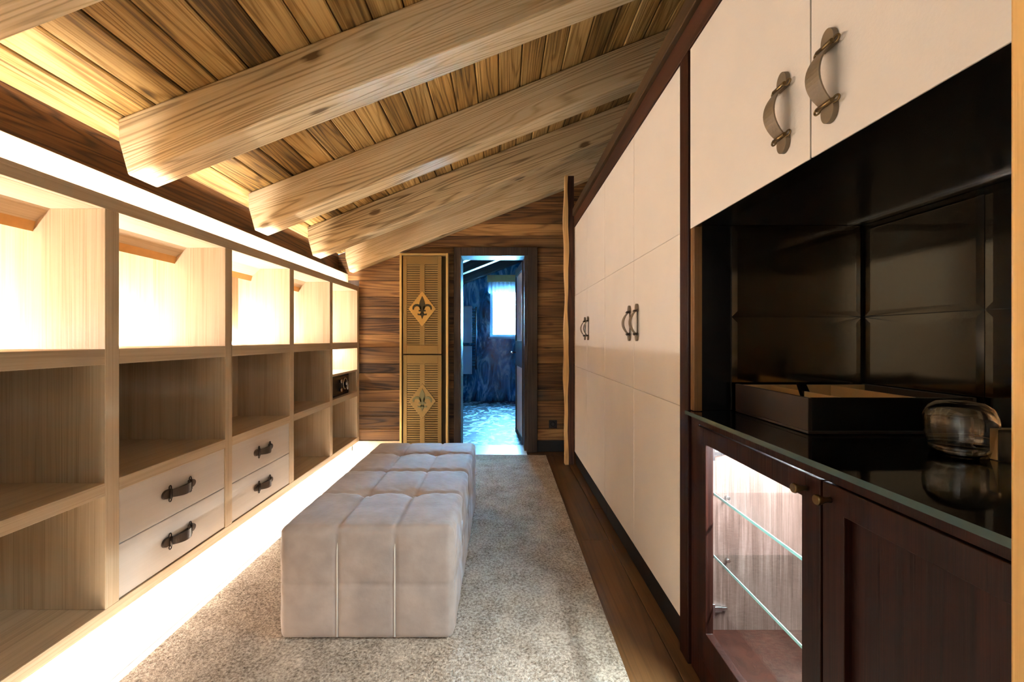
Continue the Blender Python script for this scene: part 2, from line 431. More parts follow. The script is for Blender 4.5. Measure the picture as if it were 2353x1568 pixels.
# back wall with the bathroom doorway
DX0, DX1, DZ = -0.415, 0.218, 1.958         # doorway
FX0, FX1, FZ = -0.486, 0.346, 2.045         # casing outside
bm = NB()
prism(bm, [(XLW, 0), (DX0 - 0.015, 0), (DX0 - 0.015, zc(DX0)), (XLW, zc(XLW))], 'y', YB + 0.02, YB + 0.19)
prism(bm, [(DX1 + 0.015, 0), (XRW, 0), (XRW, zc(XRW)), (DX1 + 0.015, zc(DX1))], 'y', YB + 0.02, YB + 0.19)
prism(bm, [(DX0 - 0.015, DZ + 0.015), (DX1 + 0.015, DZ + 0.015), (DX1 + 0.015, zc(DX1)), (DX0 - 0.015, zc(DX0))], 'y', YB + 0.02, YB + 0.19)
wb = struct(obj('wall_back', bm, M['frame']))
def xs(z): return (z - 2.62) / SL
def board(x0, x1, z0, z1):
    pr = random.uniform(0, 0.006)
    a0, a1 = max(x0, xs(z0) + 0.004), max(x0, xs(z1) + 0.004)
    if min(a0, a1) > x1 - 0.05: return
    a1 = min(a1, x1 - 0.01)
    pts = [(a0, z0 + 0.0015), (x1, z0 + 0.0015), (x1, z1 - 0.0015), (a1, z1 - 0.0015)]
    bm = NB(); prism(bm, pts, 'y', YB - 0.003 - pr, YB + 0.019)
    obj('board', bm, M['board'], wb, bevel=0.003, seg=1)
z = 0.112; rows = []
while z < FZ - 0.02:
    h = random.choice((0.095, 0.115, 0.13, 0.15, 0.165))
    if FZ - (z + h) < 0.07: h = FZ - z
    rows.append((z, z + h)); z += h
for a, b_ in rows:
    board(XLW + 0.02 if a > 1.66 else XL - 0.0, FX0 - 0.002, a, b_); board(FX1 + 0.002, XRW - 0.01, a, b_)
z = FZ + 0.002
while z < 3.0:
    h = random.choice((0.085, 0.1, 0.12, 0.14)); board(XLW + 0.02, XRW - 0.01, z, z + h); z += h
struct(obj('baseboard_back_left', B(-1.50, FX0 - 0.05, YB - 0.022, YB + 0.015, 0, 0.11), M['oak_h'], bevel=0.003))
struct(obj('baseboard_back_right', B(FX1 + 0.002, XR, YB - 0.018, YB + 0.015, 0, 0.112), M['blackmatt'], bevel=0.003))

# door casing and open door leaf
bm = NB()
yf = YB - 0.045
for (a, b_, c, d) in ((FX0, DX0, 0, FZ), (DX1 + 0.03, FX1, 0, FZ), (DX0, DX1 + 0.03, DZ, FZ)):
    box(bm, a, b_, yf, YB + 0.018, c, d)
tr = struct(obj('trim_1', bm, M['frame'], bevel=0.004))
bm = NB()
box(bm, DX0 - 0.014, DX0, YB + 0.018, YB + 0.20, 0, DZ); box(bm, DX1, DX1 + 0.014, YB + 0.018, YB + 0.20, 0, DZ); box(bm, DX0 - 0.014, DX1 + 0.014, YB + 0.018, YB + 0.20, DZ, DZ + 0.014)
obj('jamb', bm, M['frame'], tr)
bm = NB(); box(bm, DX1, DX1 + 0.03, YB - 0.03, YB + 0.018, 0, DZ)
obj('door_stop', bm, M['frame'], tr)
# threshold
t_ = obj('door_threshold', B(DX0 - 0.03, DX1 + 0.02, 4.20, YB + 0.20, 0.0005, 0.014), M['stone'], bevel=0.003)
tag(t_, 'pale stone threshold slab in the bathroom doorway', 'threshold')

# door leaf (opens into the bathroom, hinged on the right jamb)
dr = bpy.data.objects.new('door_1', None)
COL.objects.link(dr); dr['kind'] = 'structure'; dr.location = (DX1 - 0.012, YB + 0.205, 0.02); dr.rotation_euler = (0, 0, math.radians(90 + 5.0))
ORG[dr.name] = Vector((0, 0, 0))
LW, LT = 0.63, 0.04
bm = NB()
for a, b_, c, d in ((0, 0.03, 0, 1.93), (LW - 0.05, LW, 0, 1.93), (0.03, LW - 0.05, 0, 0.05), (0.03, LW - 0.05, 0.80, 1.09), (0.03, LW - 0.05, 1.84, 1.93)):
    box(bm, a, b_, -LT, 0, c, d)
obj('leaf_frame', bm, M['frame'], dr, bevel=0.003)
obj('door_panel', B(0.03, LW - 0.05, -0.03, -0.012, 0.05, 0.80), M['white'], dr)
obj('door_panel', B(0.03, LW - 0.05, -0.03, -0.012, 1.09, 1.84), M['white'], dr)
bm = NB(); tube(bm, [(LW - 0.05, 0.0, 0.95), (LW - 0.05, 0.05, 0.95), (LW - 0.16, 0.055, 0.95)], 0.009, 8); lathe(bm, [(0, 0), (0.022, 0), (0.022, 0.004), (0, 0.004)], (LW - 0.05, 0.0, 0.95), 16)
obj('door_handle', bm, M['chrome'], dr)

# entrance wall with the opening the picture is taken from
bm = NB(); EX0, EX1 = -0.43, 0.3495
box(bm, XLW, EX0, 0.15, YF, 0, 1.80); box(bm, EX1 + 0.012, XRW, 0.15, YF, 0, 2.6); box(bm, EX0, EX1 + 0.012, 0.15, YF, 2.05, 2.45)
prism(bm, [(XLW, 1.80), (EX0, 1.80), (EX0, zc(EX0)), (XLW, zc(XLW))], 'y', 0.15, YF)
prism(bm, [(EX0, 2.45), (XRW, 2.45), (XRW, zc(XRW)), (EX0, zc(EX0))], 'y', 0.15, YF)
struct(obj('wall_front', bm, M['plaster']))
struct(obj('trim_2', B(EX1, EX1 + 0.0119, 0.13, YF + 0.0, 0.0, 2.05), M['amber'], bevel=0.002))
# hallway behind the camera
bm = NB(); box(bm, -1.3, -1.2, -2.6, 0.15, 0, 2.5); box(bm, 1.2, 1.3, -2.6, 0.15, 0, 2.5); box(bm, -1.3, 1.3, -2.7, -2.6, 0, 2.5)
struct(obj('wall_hallway', bm, M['plaster']))
struct(obj('ceiling_hallway', B(-1.3, 1.3, -2.7, 0.15, 2.5, 2.6), M['white']))
bm = NB(); box(bm, -1.3, 1.3, -2.7, 0.15, -0.15, -0.12)
hall_fill = thing('hall_fill_lamp', 'round flush ceiling lamp added in the unseen hallway as fill light', 'lamp', (0, -1.0, 2.5))  # unseen lamp, added to brighten the room through the entrance
bm.free(); bm = NB(); lathe(bm, [(0, -0.06), (0.20, -0.055), (0.24, -0.03), (0.24, -0.02), (0, -0.02)], (0, -1.0, 2.5), 36)
obj('diffuser', bm, M['lamp'], hall_fill)
bm = NB(); lathe(bm, [(0, -0.02), (0.26, -0.02), (0.26, -0.001), (0, -0.001)], (0, -1.0, 2.5), 36)
obj('mount', bm, M['white'], hall_fill)

# ------------------------------------------------------------------ ceiling beams
def beam(y0, wdt, label, xr=XRW - 0.005, mat='beam', xl=-1.54):
    def zt(x): return zc(x) - 0.002
    dx = -1.54
    p = [(xl, zt(xl)), (xl + 0.003, 1.925 + SL * (xl + 1.54)), (xl + 0.04, 1.788 + SL * (xl + 1.54)), (xr, 1.788 + SL * (xr + 1.5)), (xr, zt(xr))]
    bm = NB(); prism(bm, p, 'y', y0, y0 + wdt)
    o = obj('ceiling_beam', bm, M[mat], origin=(xl, y0, 1.788), bevel=0.008, seg=2)
    return tag(o, label, 'beam', 'ceiling beams')
beam(0.93, 0.165, 'ceiling beam nearest the viewer, only a corner showing at the top left')
beam(1.74, 0.150, 'large spruce ceiling beam whose angled end hangs over the nearer drawer bay')
beam(2.63, 0.150, 'spruce ceiling beam in the middle of the row, its end over the second drawer bay')
beam(3.43, 0.150, 'spruce ceiling beam next to last before the boarded end wall')
beam(4.25, 0.108, 'spruce ceiling beam lying against the boarded end wall above the brass screen')

# ------------------------------------------------------------------ shelving unit on the left
su = thing('shelving_unit', 'pale oak open shelving unit with lit upper bays along the left wall', 'shelving', (XL, 2.6, 0))
DIV = [0.32, 0.87, 1.577, 2.26, 2.945, 3.63, 4.312]  # first bay is out of view, added so the LEDs light more of the beams
TH = 0.058
XBK = {0: -2.03, 1: -2.03, 2: -2.01, 3: -1.79, 4: -1.97, 5: -1.97}
Z_RB, Z_RT = 0.106, 0.152
S2B, S2T = 0.565, 0.612
S1B, S1T = 1.041, 1.097
TOB, TOT = 1.607, 1.657
for d in DIV:
    obj('divider', B(XL, -2.04, d, d + TH, Z_RT, TOB), M['oak'], su, bevel=0.0015, seg=1)
obj('bottom_board', B(XL, -2.04, DIV[0], DIV[-1] + TH, Z_RB, Z_RT), M['oak_h'], su, bevel=0.002)
# top with trench: front rail, top board
obj('top_rail', B(XL, XL - 0.022, DIV[0], DIV[-1] + TH, TOB, TOT), M['oak_h'], su, bevel=0.0015)
obj('top_board', B(XL - 0.022, -2.04, DIV[0], DIV[-1] + TH, TOB, TOB + 0.012), M['oak_h'], su)
obj('cove_panel', B(-1.550, -1.566, DIV[0], DIV[-1] + TH - 0.002, TOB + 0.012, 1.779), M['oak_h'], su, bevel=0.0015)
obj('led_strip', B(-1.463, -1.475, DIV[0] + 0.05, DIV[-1] - 0.01, TOB + 0.0125, TOB + 0.018), M['led_cove'], su)
obj('plinth', B(-1.507, -1.525, DIV[0], YB - 0.024, 0.001, Z_RB), M['oak_h'], su)
obj('led_strip', B(-1.462, -1.478, DIV[0] + 0.05, DIV[-1] + 0.0, Z_RB - 0.006, Z_RB - 0.0005), M['led_plinth'], su)
def handle_mesh(bm, C, u, wv, n, half=0.094, mi_s=0, mi_b=1, back=True):
    u, wv, n = Vector(u), Vector(wv), Vector(n); C = Vector(C)
    def P(a, b_, c): return C + u * a + wv * b_ + n * c
    k = half / 0.094
    # strap
    NS = 14; t = 0.0035; rows = []
    for i in range(NS + 1):
        s = -1 + 2 * i / NS
        a = 0.060 * k * s; h = 0.005 + 0.032 * (1 - s * s) ** 0.9 * k
        wd = (0.0150 + 0.0045 * (1 - s * s)) * k
        rows.append([bm.verts.new(P(a, -wd, h)), bm.verts.new(P(a, wd, h)), bm.verts.new(P(a, wd, h + t)), bm.verts.new(P(a, -wd, h + t))])
    for r0, r1 in zip(rows[:-1], rows[1:]):
        for j in range(4):
            f = bm.faces.new((r0[j], r0[(j+1)%4], r1[(j+1)%4], r1[j])); f.material_index = mi_s
    bm.faces.new(rows[0]).material_index = mi_s; bm.faces.new(list(reversed(rows[-1]))).material_index = mi_s
    # flat narrow strip on the door behind the arched strap
    vs = [P(a, b_, c) for c in (0.0005, 0.003) for a, b_ in ((-0.06*k, -0.006*k), (0.06*k, -0.006*k), (0.06*k, 0.006*k), (-0.06*k, 0.006*k))]
    vv = [bm.verts.new(p) for p in vs] if back else []
    for f in () if not back else ((0,3,2,1),(4,5,6,7),(0,1,5,4),(1,2,6,5),(2,3,7,6),(3,0,4,7)): bm.faces.new([vv[i] for i in f]).material_index = mi_s
    for sg in (-1, 1):
        # rounded tab
        pts = []
        for j in range(15):
            th = math.pi * j / 14
            pts.append((sg * (0.070 * k + 0.024 * k * math.sin(th)), 0.0190 * k * math.cos(th)))
        pts = [(sg * 0.055 * k, 0.0180 * k)] + pts + [(sg * 0.055 * k, -0.0180 * k)]
        A = [bm.verts.new(P(a, b_, 0.0005)) for a, b_ in pts]; Bq = [bm.verts.new(P(a, b_ * 0.9, 0.010)) for a, b_ in pts]
        bm.faces.new(A).material_index = mi_s; bm.faces.new(list(reversed(Bq))).material_index = mi_s
        for j in range(len(pts)):
            j2 = (j + 1) % len(pts); bm.faces.new((A[j], Bq[j], Bq[j2], A[j2])).material_index = mi_s
        # metal bar and its two eyelets
        tube(bm, [P(sg * 0.058 * k, -0.020 * k, 0.0145), P(sg * 0.058 * k, 0.020 * k, 0.0145)], 0.0048 * k, 8, mi_b)
        for q in (-1, 1):
            Mx = Matrix.Translation(P(sg * 0.058 * k, q * 0.0250 * k, 0.0105)) @ Matrix((wv, u, n)).transposed().to_4x4()
            ring(bm, Mx, 0.0062 * k, 0.0022 * k, sx=1.35, mi=mi_b)
    return bm

def back_panel(bay):
    y0, y1 = DIV[bay] + TH, DIV[bay + 1]
    xb = XBK[bay]
    obj('back_panel', B(xb, xb - 0.012, y0, y1, Z_RT, TOB), M['oak'], su)
for bay in range(6):
    y0, y1 = DIV[bay] + TH, DIV[bay + 1]
    xb = XBK[bay]
    back_panel(bay)
    obj('shelf', B(XL, xb, y0, y1, S1B, S1T), M['oak_h'], su, bevel=0.0012, seg=1)
    obj('shelf', B(XL, xb, y0, y1, S2B, S2T), M['oak_h'], su, bevel=0.0012, seg=1)
    # sloping valance that hides the light
    if bay < 5:
        bm = NB(); prism(bm, [(-1.639, TOB), (-1.692, 1.560), (-1.710, 1.575), (-1.672, TOB)], 'y', y0, y1)
        va = obj('valance', bm, M['oak_h'], su)
        bm = NB(); prism(bm, [(-1.692, 1.5605), (-1.702, 1.524), (-1.712, 1.527), (-1.7095, 1.575)], 'y', y0, y1)
        obj('valance_lip', bm, M['oak_orange'], va)
        obj('led_strip', B(xb + 0.022, xb + 0.004, y0 + 0.02, y1 - 0.02, S1T + 0.0005, S1T + 0.007), M['led_bay'], su)
    else:
        obj('led_strip', B(xb + 0.022, xb + 0.004, y0 + 0.02, y1 - 0.02, S1T + 0.0005, S1T + 0.007), M['led_bay'], su)
        obj('shelf', B(XL - 0.005, xb, y0, y1, 0.81, 0.828), M['oak_h'], su, bevel=0.001, seg=1)
        obj('led_strip', B(-1.68, -1.692, y0 + 0.02, y1 - 0.02, S1B - 0.008, S1B - 0.0005), M['led_bay2'], su)
    if bay in (2, 3):
        for (a, b_) in ((Z_RT + 0.004, 0.359), (0.362, S2B - 0.001)):
            dw = obj('drawer', B(XL - 0.004, XL - 0.028, y0 + 0.002, y1 - 0.002, a, b_), M['drawer'], su, bevel=0.0025)
            bm = NB(); handle_mesh(bm, (XL - 0.004, (y0 + y1) / 2 - 0.01, (a + b_) / 2 + 0.003), (0, 1, 0), (0, 0, 1), (1, 0, 0), half=0.098)
            hd = obj('handle', bm, [M['strap_dark'], M['bronze_dark']], dw); hd['label'] = 'dark leather strap pull with bronze eyelets'
            obj('drawer_box', B(XL - 0.029, xb + 0.004, y0 + 0.006, y1 - 0.006, a, b_ - 0.01), M['oak_h'], dw)

# safe in the far bay
sx = XL - 0.045; sy0, sy1 = DIV[5] + TH + 0.012, DIV[6] - 0.115
sf = thing('safe', 'small black safe with a round dial on the shelf nearest the end wall', 'safe', (sx - 0.15, (sy0 + sy1) / 2, S2T))
obj('body', B(sx, sx - 0.30, sy0, sy1, S2T + 0.0005, 0.806), M['blackmatt'], sf, bevel=0.006)
obj('door', B(sx + 0.008, sx, sy0 + 0.02, sy1 - 0.02, S2T + 0.018, 0.79), M['black'], sf, bevel=0.003)
Mx = Matrix.Translation((sx + 0.010, sy0 + 0.40, 0.735)) @ Matrix.Rotation(math.pi / 2, 4, 'Y')
bm = NB(); ring(bm, Matrix.Translation((sx + 0.012, sy0 + 0.37, 0.715)) @ Matrix.Rotation(math.pi/2, 4, 'Y'), 0.05, 0.006)
obj('dial_ring', bm, M['chrome'], sf)
bm = NB(); tube(bm, [(sx + 0.008, sy0 + 0.37, 0.715), (sx + 0.04, sy0 + 0.37, 0.715)], 0.018, 14); tube(bm, [(sx + 0.035, sy0 + 0.37, 0.735), (sx + 0.035, sy0 + 0.37, 0.66)], 0.008, 8)
obj('turn_handle', bm, M['chrome'], sf)
for zz in (0.745, 0.668):
    bm = NB(); tube(bm, [(sx + 0.008, sy0 + 0.26, zz), (sx + 0.026, sy0 + 0.26, zz)], 0.016, 14)
    obj('knob', bm, M['chrome'], sf)

# ------------------------------------------------------------------ rug and ottoman
rug = obj('rug', B(-1.255, 0.417, 0.34, 4.18, 0.0006, 0.016), M['carpet'], origin=(0, 2, 0), bevel=0.005)
tag(rug, 'large beige textured carpet rug under the tufted bench', 'rug')

OX0, OX1, OY0, OY1, OZ0, OZ1 = -0.828, -0.184, 1.612, 2.925, 0.018, 0.428
ot = thing('ottoman', 'long tufted taupe velvet bench standing on the beige rug', 'bench', ((OX0+OX1)/2, (OY0+OY1)/2, 0.016))
SX = [OX0 + 0.0, -0.613, -0.400, OX1]
SY = [OY0, 1.975, 2.312, 2.650, OY1]
SZ = [OZ0, 0.222, OZ1]
def groove(v, lines, sig):
    return max(math.exp(-((v - l) / sig) ** 2) for l in lines)
def puff(v, lines):
    for a, b_ in zip(lines[:-1], lines[1:]):
        if a <= v <= b_:
            t = (v - a) / (b_ - a); return (4 * t * (1 - t)) ** 0.45
    return 0.0
def otto():
    bm = NB(); R = 0.022
    def samples(a, b_, n): return [a + (b_ - a) * i / n for i in range(n + 1)]
    gx, gy, gz = samples(OX0, OX1, 66), samples(OY0, OY1, 132), samples(OZ0, OZ1, 44)
    lo = Vector((OX0 + R, OY0 + R, OZ0 + R)); hi = Vector((OX1 - R, OY1 - R, OZ1 - R))
    btn = [(bx, by) for bx in SX[1:3] for by in (SY[1], SY[3])]
    def put(p, nrm):
        p = Vector(p)
        q = Vector((min(max(p.x, lo.x), hi.x), min(max(p.y, lo.y), hi.y), min(max(p.z, lo.z), hi.z)))
        d = p - q; nn = d.normalized() if d.length > 1e-9 else Vector(nrm)
        s = q + nn * R
        t = nn.z if nn.z > 0 else 0
        disp = Vector((0, 0, 0))
        if t > 0:
            h = 0.006 + 0.006 * puff(p.x, SX) * puff(p.y, SY)
            h -= 0.006 * groove(p.x, SX[1:3], 0.006)
            h -= 0.007 * groove(p.y, (SY[1], SY[3]), 0.007) + 0.020 * groove(p.y, (SY[2],), 0.011)
            for bx, by in btn:
                r2 = ((p.x - bx) ** 2 + (p.y - by) ** 2); h -= 0.020 * math.exp(-r2 / 0.0013)
            # loose wrinkles running off the seams
            h += 0.0016 * math.sin(p.x * 90 + 7 * math.sin(p.y * 19)) * groove(p.y, SY[1:4], 0.05)
            disp += Vector((0, 0, 1)) * h * t
        if abs(nn.y) > 0:
            h = 0.007 * puff(p.x, SX) * puff(p.z, SZ) - 0.004 * groove(p.x, SX[1:3], 0.006) - 0.002 * groove(p.z, SZ[1:2], 0.004)
            disp += Vector((0, math.copysign(1, nn.y), 0)) * h * abs(nn.y)
        if abs(nn.x) > 0:
            h = 0.007 * puff(p.y, SY) * puff(p.z, SZ) - 0.004 * groove(p.y, SY[1:4], 0.007) - 0.010 * groove(p.y, (SY[2],), 0.009) - 0.002 * groove(p.z, SZ[1:2], 0.004)
            h += 0.0015 * math.sin(p.z * 55 + 4 * math.sin(p.y * 17))
            disp += Vector((math.copysign(1, nn.x), 0, 0)) * h * abs(nn.x)
        return bm.verts.new(s + disp)
    def sheet(A, Bs, f, nrm):
        g = [[put(f(a, b_), nrm) for b_ in Bs] for a in A]
        for i in range(len(A) - 1):
            for j in range(len(Bs) - 1):
                fc = bm.faces.new((g[i][j], g[i+1][j], g[i+1][j+1], g[i][j+1])); fc.smooth = True
    sheet(gx, gy, lambda a, b_: (a, b_, OZ1), (0, 0, 1)); sheet(gx, gy, lambda a, b_: (a, b_, OZ0), (0, 0, -1))
    sheet(gx, gz, lambda a, b_: (a, OY0, b_), (0, -1, 0)); sheet(gx, gz, lambda a, b_: (a, OY1, b_), (0, 1, 0))
    sheet(gy, gz, lambda a, b_: (OX0, a, b_), (-1, 0, 0)); sheet(gy, gz, lambda a, b_: (OX1, a, b_), (1, 0, 0))
    bmesh.ops.remove_doubles(bm, verts=bm.verts, dist=0.0008)
    return bm, btn
bm, btn = otto()
obj('upholstery', bm, M['velvet'], ot, smooth=True)
for bx, by in btn:
    bm = NB(); lathe(bm, [(0, 0.012), (0.009, 0.0100), (0.0155, 0.004), (0.0155, 0.0), (0, -0.004)], (bx, by, OZ1 - 0.0225), 16)
    obj('button', bm, M['piping'], ot, smooth=True)
for sxx in SX[1:3]:
    bm = NB(); tube(bm, [(sxx, OY0 - 0.0005 + (0.016 if q == 6 else 0), OZ0 + 0.012 + (OZ1 - OZ0 - 0.022) * q / 6) for q in range(7)], 0.0026, 6)
    obj('piping', bm, M['piping'], ot, smooth=True)
for syy in SY[1:4]:
    bm = NB(); tube(bm, [(OX1 - (0.004 if syy != SY[2] else 0.010), syy, OZ0 + 0.012 + (OZ1 - OZ0 - 0.04) * q / 6) for q in range(7)], 0.0026, 6)
    obj('piping', bm, M['piping'], ot, smooth=True)

# ------------------------------------------------------------------ wardrobes on the right
ZB, ZT = 0.112, 2.14
SEAM1, SEAM2 = 0.889, 1.520
def wardrobe(doors, label, hand):
    ya, yb = doors[0][0], doors[-1][1]
    t = thing('wardrobe', label, 'wardrobe', (0.95, (ya + yb) / 2, 0))
    bm = NB()
    box(bm, 0.675, 1.255, ya, ya + 0.018, ZB, ZT); box(bm, 0.675, 1.255, yb - 0.018, yb, ZB, ZT)
    box(bm, 0.675, 1.255, ya + 0.018, yb - 0.018, ZT - 0.02, ZT); box(bm, 0.675, 1.255, ya + 0.018, yb - 0.018, ZB, ZB + 0.02); box(bm, 1.24, 1.255, ya + 0.018, yb - 0.018, ZB + 0.02, ZT - 0.02)
    obj('carcass', bm, M['wenge'], t)
    obj('plinth', B(0.662, 1.25, ya, yb, 0.001, ZB - 0.001), M['blackmatt'], t)
    for (a, b_), hs in zip(doors, hand):
        d = obj('door', B(0.658, 0.674, a + 0.002, b_ - 0.002, ZB + 0.002, ZT - 0.002), M['leather'], t)
        for z0, z1 in ((ZB + 0.002, SEAM1), (SEAM1, SEAM2), (SEAM2, ZT - 0.002)):
            obj('leather_panel', B(XR, 0.658, a + 0.002, b_ - 0.002, z0 + 0.0006, z1 - 0.0006), M['leather'], d, bevel=0.0022)
        bm = NB(); yy = (a if hs < 0 else b_) - hs * 0.062
        handle_mesh(bm, (XR - 0.0003, yy, 1.213), (0, 0, 1), (0, 1, 0), (-1, 0, 0), half=0.09)
        hd = obj('handle', bm, [M['strap'], M['bronze_dark']], d); hd['label'] = 'brown leather strap handle with bronze eyelets'
    return t
wardrobe([(2.770, 3.352), (3.352, 3.936)], 'tall cream leather wardrobe unit next to the rough wooden post', [1, -1])
wardrobe([(1.588, 2.155), (2.155, 2.768)], 'tall cream leather wardrobe unit next to the dark bar cabinet', [1, -1])

# frame post between wardrobes and bar, cornice
o = obj('cabinet_pillar', B(0.645, 1.25, 1.515, 1.586, 0.001, ZT), M['wenge'], origin=(0.9, 1.55, 0), bevel=0.003)
tag(o, 'dark brown upright panel between the wardrobes and the bar', 'panel')
cn = thing('cornice', 'dark brown timber cornice running over the wardrobes and bar cabinets', 'cornice', (0.9, 2.1, ZT))
obj('fascia', B(0.645, 1.25, 0.34, 3.936, ZT + 0.001, 2.232), M['cornice'], cn, bevel=0.002)
obj('crown', B(0.625, 1.25, 0.34, 3.90, 2.232, 2.296), M['crown'], cn, bevel=0.004)

# ------------------------------------------------------------------ bar: upper cabinet, niche, worktop, base cabinet
YN, YX = 0.335, 1.510
uc = thing('wall_cabinet', 'cream leather upper cabinet with two strap-handled doors over the bar niche', 'cabinet', (0.95, 0.92, 1.516))
bm = NB(); box(bm, 0.675, 1.25, YN, YX, 1.527, 1.545); box(bm, 0.675, 1.25, YN, YX, ZT - 0.02, ZT - 0.001); box(bm, 0.675, 1.25, YN, YN + 0.018, 1.545, ZT - 0.02); box(bm, 0.675, 1.25, YX - 0.018, YX, 1.545, ZT - 0.02); box(bm, 1.235, 1.25, YN + 0.018, YX - 0.018, 1.545, ZT - 0.02)
obj('carcass', bm, M['black'], uc)
for (a, b_, hy) in ((YN, 0.919, 0.859), (0.919, YX, 1.000)):
    d = obj('door', B(XR + 0.004, 0.674, a + 0.002, b_ - 0.002, 1.516, ZT - 0.002), M['black'], uc)
    obj('leather_panel', B(XR, XR + 0.004, a + 0.002, b_ - 0.002, 1.516, ZT - 0.002), M['leather'], d, bevel=0.0012)
    bm = NB(); handle_mesh(bm, (XR - 0.0003, hy, 1.654), (0, 0, 1), (0, 1, 0), (-1, 0, 0), half=0.093, back=False)
    hd = obj('handle', bm, [M['strap'], M['brass_old']], d); hd['label'] = 'brown leather strap handle with brass eyelets'
obj('ceiling_profile', B(1.187, 1.195, YN + 0.01, YX - 0.01, 1.521, 1.5268), M['chrome'], uc)

ni = thing('mirrored_niche', 'dark bar niche of smoked mirror tiles above the black worktop', 'niche', (1.2, 0.92, 0.887))
TZ = [0.8885, 1.210, 1.5265]
def tile(face, a0, a1, z0, z1):
    bm = NB(); g = 0.0012; bv = 0.020; dp = 0.0013
    o_ = [(a0 + g, z0 + g), (a1 - g, z0 + g), (a1 - g, z1 - g), (a0 + g, z1 - g)]
    i_ = [(a0 + bv, z0 + bv), (a1 - bv, z0 + bv), (a1 - bv, z1 - bv), (a0 + bv, z1 - bv)]
    if face == 'x':     # facing -x
        mk = lambda p, t: bm.verts.new((1.243 - t, p[0], p[1]))
    else:               # facing -y
        mk = lambda p, t: bm.verts.new((p[0], YX - 0.008 - t, p[1]))
    bk = [mk(p, -0.004) for p in o_]; f0 = [mk(p, 0.0) for p in o_]; f1 = [mk(p, dp) for p in i_]
    bm.faces.new(f1); bm.faces.new(bk)
    for k in range(4):
        bm.faces.new((f0[k], f0[(k+1)%4], f1[(k+1)%4], f1[k])); bm.faces.new((bk[k], bk[(k+1)%4], f0[(k+1)%4], f0[k]))
    obj('mirror_tile', bm, M['mirror'], ni)
for a, b_ in ((1.122, 1.500), (0.734, 1.122), (0.346, 0.734)):
    for k in range(2): tile('x', a, b_, TZ[k], TZ[k + 1])
for k in range(2): tile('y', 0.790, 1.236, TZ[k], TZ[k + 1])
obj('side_stile', B(0.651, 0.679, YX - 0.030, YX - 0.001, 0.8885, 1.526), M['niche_side'], ni, bevel=0.002)
obj('back_board', B(1.2475, 1.258, YN, YX, 0.8885, 1.526), M['black'], ni)
obj('side_board', B(0.68, 1.246, YX - 0.0035, YX - 0.0005, 0.8885, 1.526), M['black'], ni)

wt = obj('bar_worktop', B(0.632, 1.245, YN, YX - 0.001, 0.874, 0.887), [M['countertop'], M['glass_edge']], origin=(0.9, 0.92, 0.874))
for p in wt.data.polygons:
    if abs(p.normal.x) > 0.9: p.material_index = 1
tag(wt, 'glossy black glass worktop of the bar with a greenish edge', 'worktop')

bc = thing('base_cabinet', 'dark red-brown bar cabinet with a lit glass door and a panelled door', 'cabinet', (0.95, 0.92, 0))
bm = NB()
box(bm, 0.655, 1.25, YN, YX, 0.849, 0.8735)                      # rail / top
box(bm, 0.655, 1.25, YN, YX, 0.001, 0.088)                       # plinth
box(bm, 0.655, 1.25, 1.492, YX, 0.088, 0.849); box(bm, 0.655, 0.674, 1.452, 1.492, 0.088, 0.849)
box(bm, 0.675, 1.25, YN, YN + 0.018, 0.088, 0.849); box(bm, 0.675, 1.25, 0.878, 0.896, 0.088, 0.849)
box(bm, 1.235, 1.25, YN + 0.018, 0.878, 0.088, 0.849); box(bm, 1.235, 1.25, 0.896, 1.492, 0.088, 0.849)
box(bm, 0.675, 1.235, 0.896, 1.492, 0.088, 0.138); box(bm, 0.675, 1.235, YN + 0.018, 0.878, 0.088, 0.138)
obj('carcass', bm, M['wenge'], bc)
def frame_ring(bm, x0, x1, o_, i_):
    def loop(r, x): return [bm.verts.new((x, p, q)) for p, q in ((r[0], r[1]), (r[2], r[1]), (r[2], r[3]), (r[0], r[3]))]
    a, b_, c, d = loop(o_, x0), loop(i_, x0), loop(o_, x1), loop(i_, x1)
    for k in range(4):
        j = (k + 1) % 4
        for f in ((a[k], a[j], b_[j], b_[k]), (c[k], c[j], d[j], d[k]), (a[k], a[j], c[j], c[k]), (b_[k], b_[j], d[j], d[k])): bm.faces.new(f)
    return bm
def panel_door(a, b_, glass):
    bm = NB(); st = 0.058; z0, z1 = 0.090, 0.847
    x0 = XR - 0.001; x1 = 0.674
    frame_ring(bm, x0, x1, (a + 0.002, z0, b_ - 0.002, z1), (a + st, z0 + 0.10, b_ - st, z1 - 0.052))
    d = obj('door', bm, M['wenge'], bc, bevel=0.002)
    if glass: obj('pane', B(0.662, 0.666, a + st, b_ - st, z0 + 0.10, z1 - 0.052), M['pane'], d)
    else: obj('panel', B(0.664, 0.672, a + st, b_ - st, z0 + 0.10, z1 - 0.052), M['wenge'], d)
    return d
d1 = panel_door(0.887, 1.450, True); d2 = panel_door(YN, 0.885, False)
for d, yy in ((d1, 0.930), (d2, 0.862)):
    bm = NB(); xx = XR - 0.001
    tube(bm, [(xx, yy, 0.816), (xx - 0.008, yy, 0.816), (xx - 0.012, yy, 0.816), (xx - 0.026, yy, 0.816), (xx - 0.030, yy, 0.816)], [0.006, 0.005, 0.006, 0.011, 0.009], 14)
    kb = obj('knob', bm, M['brass_old'], d); kb['label'] = 'small aged brass knob'
